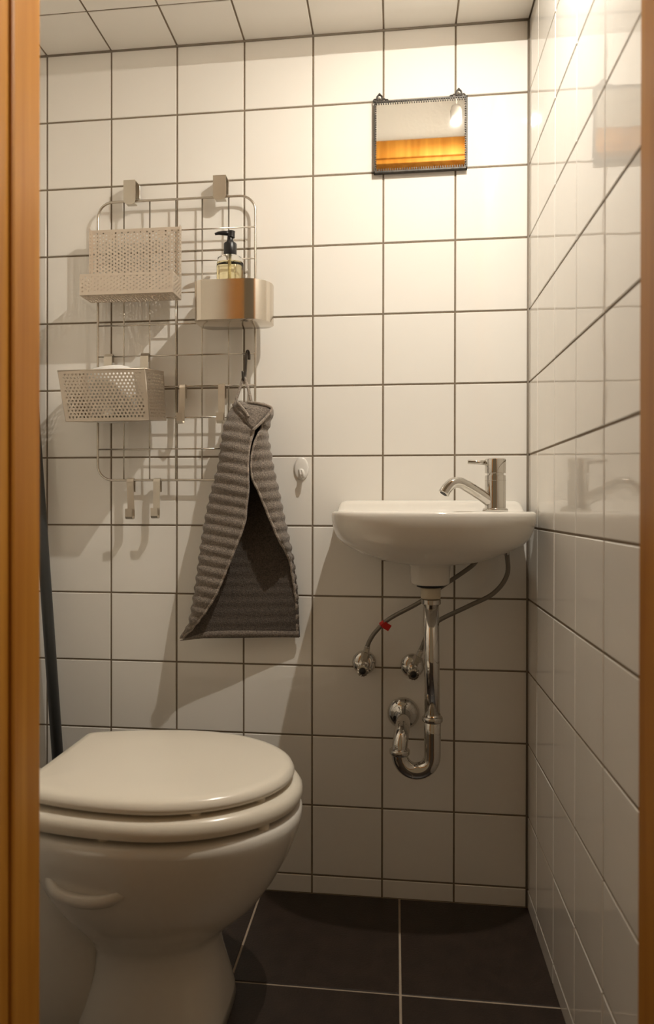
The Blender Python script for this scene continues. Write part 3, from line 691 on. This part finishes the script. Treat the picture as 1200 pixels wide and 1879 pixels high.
# ------------------------------------------------------------------ towel
def towel():
    t = thing('hand_towel', 'grey ribbed terry hand towel hanging by its loop from the rack', 'towel', (-0.60, -0.035, 1.06))
    # z, left edge, right edge, left flap edge, right flap edge, back y, forward depth
    T = [(1.0610, -0.6170, -0.5560, -0.5960, -0.5720, -0.0345, 0.0180),
         (1.0480, -0.6270, -0.5370, -0.5820, -0.5500, -0.0347, 0.0300),
         (1.0250, -0.6340, -0.5400, -0.5730, -0.5540, -0.0349, 0.0420),
         (1.0030, -0.6395, -0.5480, -0.5690, -0.5570, -0.0352, 0.0500),
         (0.9680, -0.6440, -0.5420, -0.5770, -0.5690, -0.0356, 0.0550),
         (0.9330, -0.6480, -0.5360, -0.5800, -0.5740, -0.0360, 0.0580),
         (0.9000, -0.6560, -0.5290, -0.5795, -0.5710, -0.0364, 0.0590),
         (0.8750, -0.6632, -0.5230, -0.5795, -0.5590, -0.0367, 0.0580),
         (0.8400, -0.6710, -0.5160, -0.5840, -0.5450, -0.0371, 0.0550),
         (0.8050, -0.6774, -0.5090, -0.5890, -0.5300, -0.0376, 0.0540),
         (0.7350, -0.6869, -0.4985, -0.6150, -0.5030, -0.0384, 0.0500),
         (0.6950, -0.6925, -0.4935, -0.6320, -0.4955, -0.0389, 0.0460),
         (0.6530, -0.6989, -0.4890, -0.6510, -0.4900, -0.0394, 0.0410),
         (0.6150, -0.7060, -0.4878, -0.6760, -0.4880, -0.0398, 0.0320),
         (0.5850, -0.7135, -0.4873, -0.7010, -0.4875, -0.0402, 0.0200),
         (0.5600, -0.7270, -0.4870, -0.7260, -0.4872, -0.0405, 0.0060)]
    NR = 190
    def samp(z):
        for i in range(len(T) - 1):
            if T[i][0] >= z >= T[i + 1][0]:
                f = (T[i][0] - z) / (T[i][0] - T[i + 1][0]); p = T
                a = p[max(i - 1, 0)]; b = p[i]; c = p[i + 1]; d = p[min(i + 2, len(T) - 1)]
                return [0.5 * (2 * b[k] + (c[k] - a[k]) * f + (2 * a[k] - 5 * b[k] + 4 * c[k] - d[k]) * f * f + (3 * b[k] - a[k] - 3 * c[k] + d[k]) * f ** 3) for k in range(1, 7)]
        return list(T[-1][1:])
    rowsV = []
    for j in range(NR + 1):
        z = T[0][0] + (T[-1][0] - T[0][0]) * j / NR
        xl, xr, el, er, yb, dp = samp(z)
        m = (xl + xr) / 2; wl_ = el - xl; wr_ = xr - er
        q = min(0.006, max(0.0006, wl_ * 0.25)); q2 = min(0.006, max(0.0004, wr_ * 0.25))
        dr_ = dp * 0.9 * min(1, wr_ / 0.012)
        dl_ = dp * min(1, wl_ / 0.012)
        pts = [(el, yb - dl_ * 0.98), (el - wl_ * 0.35, yb - dl_ * 1.04), (el - wl_ * 0.72, yb - dl_ * 0.88), (xl + q * 0.3, yb - dl_ * 0.55), (xl, yb - dl_ * 0.30), (xl + q, yb - dl_ * 0.06),
               (xl * 0.72 + xr * 0.28, yb), (m, yb - 0.001), (xl * 0.28 + xr * 0.72, yb), (xr - q2, yb - dr_ * 0.06), (xr, yb - dr_ * 0.30), (xr - q2 * 0.3, yb - dr_ * 0.55), (er + wr_ * 0.5, yb - dr_ * 0.9), (er, yb - dr_)]
        tw = 0.024 * max(0.0, (0.92 - z) / 0.36) ** 1.2   # the lower left swings away from the wall
        pts = [(a, b + tw * max(-1, min(1, 2 * (a - m) / max(0.02, xr - xl)))) for a, b in pts]
        c = catmull([(a, b, z) for a, b in pts], 5)
        rowsV.append(c)
    n = len(rowsV[0])
    # ribbing: ridges across the cloth, tilted on the swung-in flaps
    V = []
    for j in range(NR + 1):
        for i in range(n):
            p = rowsV[j][i]
            a = rowsV[j][min(i + 1, n - 1)] - rowsV[j][max(i - 1, 0)]; b = rowsV[min(j + 1, NR)][i] - rowsV[max(j - 1, 0)][i]
            nn = a.cross(b); nn = nn.normalized() if nn.length > 1e-12 else Vector((0, -1, 0))
            s = (T[0][0] - p.z)
            u_ = i / (n - 1)
            sl = s + (-0.18 * (rowsV[j][i].x - rowsV[j][20].x) if u_ < 0.32 else (0.10 * (rowsV[j][i].x - rowsV[j][-20].x) if u_ > 0.72 else 0))
            w = math.sin(2 * math.pi * sl / 0.0215 + 0.25 * math.sin(9 * u_))
            amp = (0.0017 if (u_ < 0.36 or u_ > 0.70) else 0.0006) * min(1, max(0, (T[-1][0] + 0.488 - p.z) / 0.03)) * min(1, max(0, (p.z - T[-1][0] - 0.012) / 0.012))
            wob = 0.0012 * math.sin(31 * s + 5 * u_) * math.sin(math.pi * u_)
            V.append(p + nn * (amp * w) + Vector((0.0008 * math.sin(2 * math.pi * sl / 0.0215) * (1 if i in (20, n - 21) else 0), wob, 0)))
    F = [[j * n + i, j * n + i + 1, (j + 1) * n + i + 1, (j + 1) * n + i] for j in range(NR) for i in range(n - 1)]
    o = obj('cloth', V, F, 'terry', t, True); md = o.modifiers.new('thickness', 'SOLIDIFY'); md.thickness = 0.0034; md.offset = 0
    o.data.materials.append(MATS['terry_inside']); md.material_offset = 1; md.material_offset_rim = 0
    # the plain, darker back of the cloth faces into the fold: make the face normals point outwards
    mid_p = o.data.polygons[(NR // 2) * (n - 1) + n // 2]
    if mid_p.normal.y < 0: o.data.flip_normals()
    def flat(path, r): return tube(path, r, 8)
    obj('edge_hem', *flat([V[j * n] for j in range(0, NR + 1, 2)], 0.0030), 'hem_cloth', o, True)
    obj('edge_hem', *flat([V[j * n + n - 1] for j in range(0, NR + 1, 2)], 0.0027), 'hem_cloth', o, True)
    # bottom hem: a flat folded band
    hv = []; hf = []
    jj = (NR - 6, NR)
    path_b = [V[NR * n + i] for i in range(n)]
    for i in range(n):
        p = path_b[i]
        tp = min(1.0, 0.12 + (p.x - T[-1][1]) / 0.06); sag = -0.004 * max(0, 1 - (p.x - T[-1][1]) / 0.05) + 0.003 * math.sin(math.pi * min(1, max(0, (p.x - T[-1][1]) / 0.24)))
        for dz, dy in ((0.013, -0.0030), (0.013, 0.0030), (-0.001, 0.0034), (-0.001, -0.0034)): hv.append(p + Vector((0, dy, dz * tp + sag)))
    for i in range(n - 1):
        for k in range(4): hf.append([i * 4 + k, i * 4 + (k + 1) % 4, (i + 1) * 4 + (k + 1) % 4, (i + 1) * 4 + k])
    hf += [[0, 1, 2, 3], [(n - 1) * 4 + k for k in range(4)]]
    obj('bottom_hem', hv, hf, 'hem_dark', o, True)
    # gathered top: folded-over corner and loop
    fold = [Vector(p) for p in ((-0.6230, -0.040, 1.0580), (-0.6060, -0.052, 1.0640), (-0.5860, -0.048, 1.0600), (-0.5600, -0.052, 1.0560), (-0.5365, -0.050, 1.0475), (-0.5450, -0.060, 1.0300), (-0.5600, -0.072, 1.0120), (-0.5710, -0.076, 1.0000), (-0.5860, -0.073, 1.0170), (-0.6050, -0.064, 1.0390))]
    cen = Vector((-0.577, -0.070, 1.036)); FO = Vector((0, -0.013, 0)); fold = [p + FO for p in fold]; cen = cen + FO; fold = catmull(fold + [fold[0]], 4)[:-1]; m_ = len(fold)
    rg = [[p + Vector((0, 0.006, 0)) for p in fold], fold, [p * 0.75 + cen * 0.25 + Vector((0, -0.003, 0)) for p in fold], [p * 0.4 + cen * 0.6 + Vector((0, -0.004, 0)) for p in fold]]
    obj('folded_corner', *loft(rg), 'terry', o, True)
    obj('corner_hem', *tube(catmull([(-0.6080, -0.068, 1.0620), (-0.5960, -0.080, 1.0500), (-0.5850, -0.087, 1.0370), (-0.5790, -0.090, 1.0270)], 5), 0.0026, 8), 'hem_cloth', o, True)
    obj('corner_hem', *tube(catmull([(-0.5860, -0.063, 1.0610), (-0.5600, -0.069, 1.0570), (-0.5350, -0.065, 1.0480), (-0.5440, -0.075, 1.0290), (-0.5590, -0.087, 1.0100), (-0.5700, -0.092, 0.9990)], 5), 0.0030, 8), 'hem_cloth', o, True)
    lp = strip(catmull([(-0.6180, -0.046, 1.0600), (-0.6120, -0.044, 1.0800), (-0.6045, -0.0395, 1.1080), (-0.6010, -0.0380, 1.1175), (-0.5975, -0.0380, 1.1165), (-0.5925, -0.0400, 1.1020), (-0.5860, -0.044, 1.0800), (-0.5815, -0.046, 1.0610)], 5), (1, 0.45, 0.0), 0.0062, 0.0016)
    obj('hanging_loop', *lp, 'hem_cloth', t, True)
terry('hem_dark', (0.19, 0.155, 0.125))
towel()

# white adhesive hook
def adhesive_hook():
    x, z = -0.4803, 0.9236
    t = thing('adhesive_hook', 'white oval plastic adhesive hook stuck on a tile beside the towel', 'hook', (x, 0, z))
    n = 40
    def el(a, b, y): return [Vector((x + a * math.cos(2 * math.pi * k / n), y, z + b * math.sin(2 * math.pi * k / n))) for k in range(n)]
    obj('plate', *loft([el(0.0160, 0.0255, -0.0006), el(0.0160, 0.0255, -0.0020), el(0.0150, 0.0245, -0.0036), el(0.0120, 0.0210, -0.0046), el(0.005, 0.009, -0.0049)]), 'white_plastic', t, True)
    pts = catmull([(x - 0.001, -0.004, z - 0.002), (x + 0.001, -0.0075, z - 0.012), (x + 0.004, -0.0125, z - 0.0185), (x + 0.0065, -0.0185, z - 0.0185), (x + 0.0065, -0.0215, z - 0.0110), (x + 0.004, -0.0205, z - 0.0030)], 5)
    obj('prong', *tube(pts, [0.0050 - 0.0018 * k / (len(pts) - 1) for k in range(len(pts))], 12), 'white_plastic', t, True)
adhesive_hook()

# broom leaning into the left corner
def broom():
    a = Vector((-1.003, -0.040, 0.075)); b = Vector((-1.118, -0.024, 1.52))
    t = thing('broom', 'dark grey broom handle leaning on the back wall behind the toilet', 'broom', (a.x, a.y, 0))
    obj('handle', *tube([a, a + (b - a) * 0.5, b], 0.0124, 20), 'broom_grey', t, True)
    obj('grip_cap', *lathe([(0.0128, -0.10), (0.0136, -0.095), (0.0136, -0.004), (0.0115, 0.0)], b, (b - a), seg=20), 'black_plastic', t, True)
    obj('ferrule', *lathe([(0.0165, -0.012), (0.0150, 0.02), (0.0125, 0.055), (0.0120, 0.06)], a, (b - a), seg=20), 'broom_grey', t, True)
    obj('head', *boxg(a.x - 0.125, a.x + 0.125, a.y - 0.022, a.y + 0.022, 0.050, 0.076, 0.006), 'broom_grey', t)
    g = G()
    for i in range(26):
        for j in range(4):
            x = a.x - 0.118 + 0.236 * i / 25; y = a.y - 0.016 + 0.032 * j / 3
            add(g, tube([(x, y, 0.052), (x + random.uniform(-0.004, 0.004), y + random.uniform(-0.004, 0.004), 0.001)], [0.0026, 0.0034], 5))
    o = obj('bristles', *g, 'bristle', t); o['kind'] = 'stuff'
broom()
